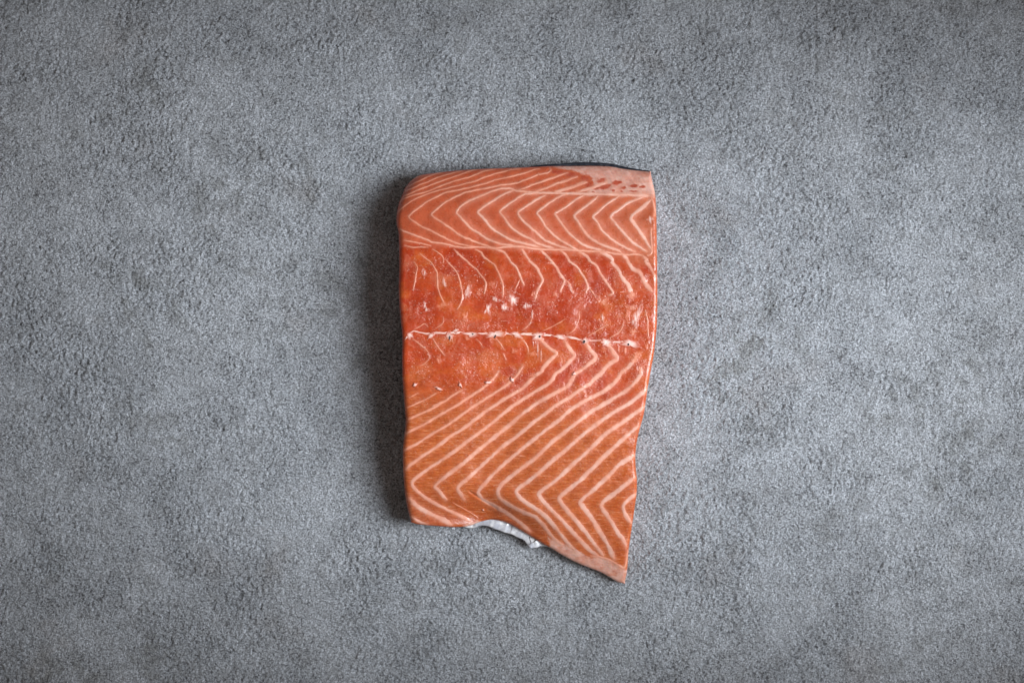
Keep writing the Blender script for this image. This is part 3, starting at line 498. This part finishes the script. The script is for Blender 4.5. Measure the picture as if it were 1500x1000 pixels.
cs = ridge("centre_seam", CENTRE, 1.3, 1.0, 200, taper=2, lump=.5, lift=1.6, white=.55)
if cs: cs["label"] = "thin white seam running across the middle of the flesh"

def blob(name, cx, cy, rx, ry, ang, strength, seed, spiky=0.0, colour=C_WHITE, lift=.16, mat=None, wetk=.8, knot=False):
    K, R = 44, 9
    th = np.linspace(0, 2 * np.pi, K, endpoint=False); rr = np.linspace(0, 1, R + 1)[1:]
    rim = 1 + (.30 + min(spiky, .5)) * fbm(np.cos(th) * 1.7 + seed * 3.7, np.sin(th) * 1.7 + seed, 3, seed)
    if knot: rim += spiky * np.maximum(0, vnoise(th * 1.3, th * 0 + seed, seed + 2)) * .9; 
    a = math.radians(ang)
    lx = np.cos(th)[None] * rr[:, None] * rim * rx; ly = np.sin(th)[None] * rr[:, None] * rim * ry
    QX = np.r_[cx, (cx + lx * math.cos(a) - ly * math.sin(a)).ravel()]; QY = np.r_[cy, (cy + lx * math.sin(a) + ly * math.cos(a)).ravel()]
    QZ, ok = drape(QX, QY)
    if not ok.all():
        QZ = np.where(ok, QZ, np.nanmin(QZ))
    f = np.r_[1, np.repeat(1 - smooth(.1, .95, rr), K)]
    lft = np.r_[1, np.repeat(np.sqrt(np.clip(1 - rr ** 2, 0, 1)), K)] * lift; lft[-K:] = -.15
    cc, ww, ff, _, _ = paint(QX, QY)
    mott = (.85 + .3 * fbm(QX / .8, QY / .8, 3, seed + 9)) if knot or lift > .3 else (.70 + 1.0 * fbm(QX / .6, QY / 2.2, 3, seed + 9))
    k = np.clip(f * strength * mott, 0, 1)[:, None]
    cc = cc * (1 - k) + colour * k
    q = []
    for j in range(K): q.append((0, 1 + j, 1 + (j + 1) % K))
    for r in range(R - 1):
        for j in range(K):
            j2 = (j + 1) % K; q.append((1 + r * K + j, 1 + (r + 1) * K + j, 1 + (r + 1) * K + j2, 1 + r * K + j2))
    return make_mesh(name, np.c_[QX, QY, QZ + lft + .03] * MM, q, mat or M_FAT, flesh, dict(Col=cc, wet=np.clip(ww * wetk, 0, 1), fibre=ff * 0))
for i, (cx, cy, rx, ry, ang) in enumerate(NODES):
    blob("fat_knot", cx, cy, rx * 1.2, ry * 1.05, ang, 1.05, 300 + i, spiky=.45, lift=.18, knot=True)
for i, (cx, cy, rx, ry, ang, s) in enumerate(PATCHES):
    blob("tissue_gloss_patch", cx, cy, rx * 1.3, ry * 1.25, ang, min(1.15, s * 1.15), 400 + i, spiky=.7, colour=C_WHITE if s > .7 else C_FAT, lift=.05, wetk=1)  # tissue remnants and wet highlights, both painted as pale colour on thin blobs
for i, (cx, cy, rx, ry, ang) in enumerate(FLECKS):
    blob("membrane_fleck", cx, cy, rx, ry, ang, 1.1, 500 + i, spiky=.3, colour=lin(238, 200, 192), lift=.7)
for i, (cx, cy, rx, ry, ang) in enumerate(HOLES):
    z0 = drape(np.array([cx]), np.array([cy]))[0][0]
    K = 16; vs = []; a = math.radians(ang)
    for r, dz in ((1.25, .32), (1, .42), (.6, .36), (.0, .30)):
        for j in range(K):
            t = 2 * math.pi * j / K; lx, ly = rx * r * math.cos(t), ry * r * math.sin(t)
            vs.append((cx + lx * math.cos(a) - ly * math.sin(a), cy + lx * math.sin(a) + ly * math.cos(a), z0 + dz))
    fs = [(r * K + j, r * K + (j + 1) % K, (r + 1) * K + (j + 1) % K, (r + 1) * K + j) for r in range(3) for j in range(K)]
    make_mesh("pin_bone_hole", np.array(vs) * MM, fs, M_HOLE, flesh)

# ---------------------------------------------------------------- skins
def shell(name, rings, mat, attrs=None, label=None):
    """loft closed cross-sections (n stations x k points)"""
    n, k = rings.shape[:2]; idg = np.arange(n * k).reshape(n, k)
    q = np.stack([idg[:-1], idg[1:], np.roll(idg[1:], -1, 1), np.roll(idg[:-1], -1, 1)], -1).reshape(-1, 4).tolist()
    q.append(idg[0].tolist()); q.append(idg[-1][::-1].tolist())
    o = make_mesh(name, rings.reshape(-1, 3) * MM, q, mat, fillet, attrs)
    bm = bmesh.new(); bm.from_mesh(o.data); bmesh.ops.recalc_face_normals(bm, faces=bm.faces); bm.to_mesh(o.data); bm.free()
    if label: o["label"] = label
    return o
p, t = resample(BACK_SKIN, .6)
tan = np.gradient(p, axis=0); tan /= np.linalg.norm(tan, axis=1)[:, None]; nor = np.c_[-tan[:, 1], tan[:, 0]]
nor[nor[:, 1] < 0] *= -1
zt = np.interp(p[:, 0], cT[:, 0], top[idx[0]][:, 2]) + .1
zt += .25 * fbm(t / 5, t * 0, 3, 12)
sec = [(0, -.2), (-.35, .15), (-2.2, .1), (-4.0, -3), (-3.0, -12), (-1.2, -12), (-.2, -5)]
rings = np.stack([np.c_[p + nor * o, np.maximum(zt + dz, .3)] for o, dz in sec], 1)
shell("back_skin", rings, M_BACK, label="thin dark back skin showing along the top edge")

p, t = resample(BELLY_SKIN, .5)
p = p + np.c_[.35 * vnoise(t / 1.7, t * 0, 5), .35 * vnoise(t / 1.3, t * 0 + 4, 6)] * smooth(22, 40, t)[:, None]
tan = np.gradient(p, axis=0); tan /= np.linalg.norm(tan, axis=1)[:, None]; nor = np.c_[-tan[:, 1], tan[:, 0]]
nor[nor[:, 1] < 0] *= -1
lift_e = 2.0 + 3.2 * smooth(6, 20, t) * smooth(t[-1], t[-1] - 8, t) + .5 * fbm(t / 3, t * 0, 3, 8)
zb = np.array([top[ring][np.argmin(np.hypot(*(top[ring][:, :2] - q).T))][2] for q in p])
sec = [(0, 0), (.6, .55), (1.6, .9), (2.8, 1.1), (4.5, 1.3), (7, 1.5), (7, .2), (4, -.2), (1.5, -.5)]
rings = np.stack([np.c_[p + nor * o + nor * .10 * vnoise(t / 2 + o, t * 0 + o, 3)[:, None],
                        np.minimum(lift_e + dz + .28 * vnoise(t / 4.5, t * 0 + o, 14) * (o > 0), np.maximum(zb - .6, 1.4))] for o, dz in sec], 1)
N = Nodes("silver_belly_skin"); co = N.n('ShaderNodeTexCoord').outputs['Object']
c = N.mix(N.ramp(N.noise(co, 150, 4, .6), .35, .65), tuple(lin(190, 192, 202)), tuple(lin(240, 240, 242)))
N.link(c, N.p.inputs['Base Color']); N.p.inputs['Roughness'].default_value = .28; N.p.inputs['Metallic'].default_value = .15
N.link(N.bump(N.noise(co, 260, 2, .5), .2, .0006), N.p.inputs['Normal'])
shell("belly_skin", rings, N.m, label="silvery white belly skin curling out below the lower edge")
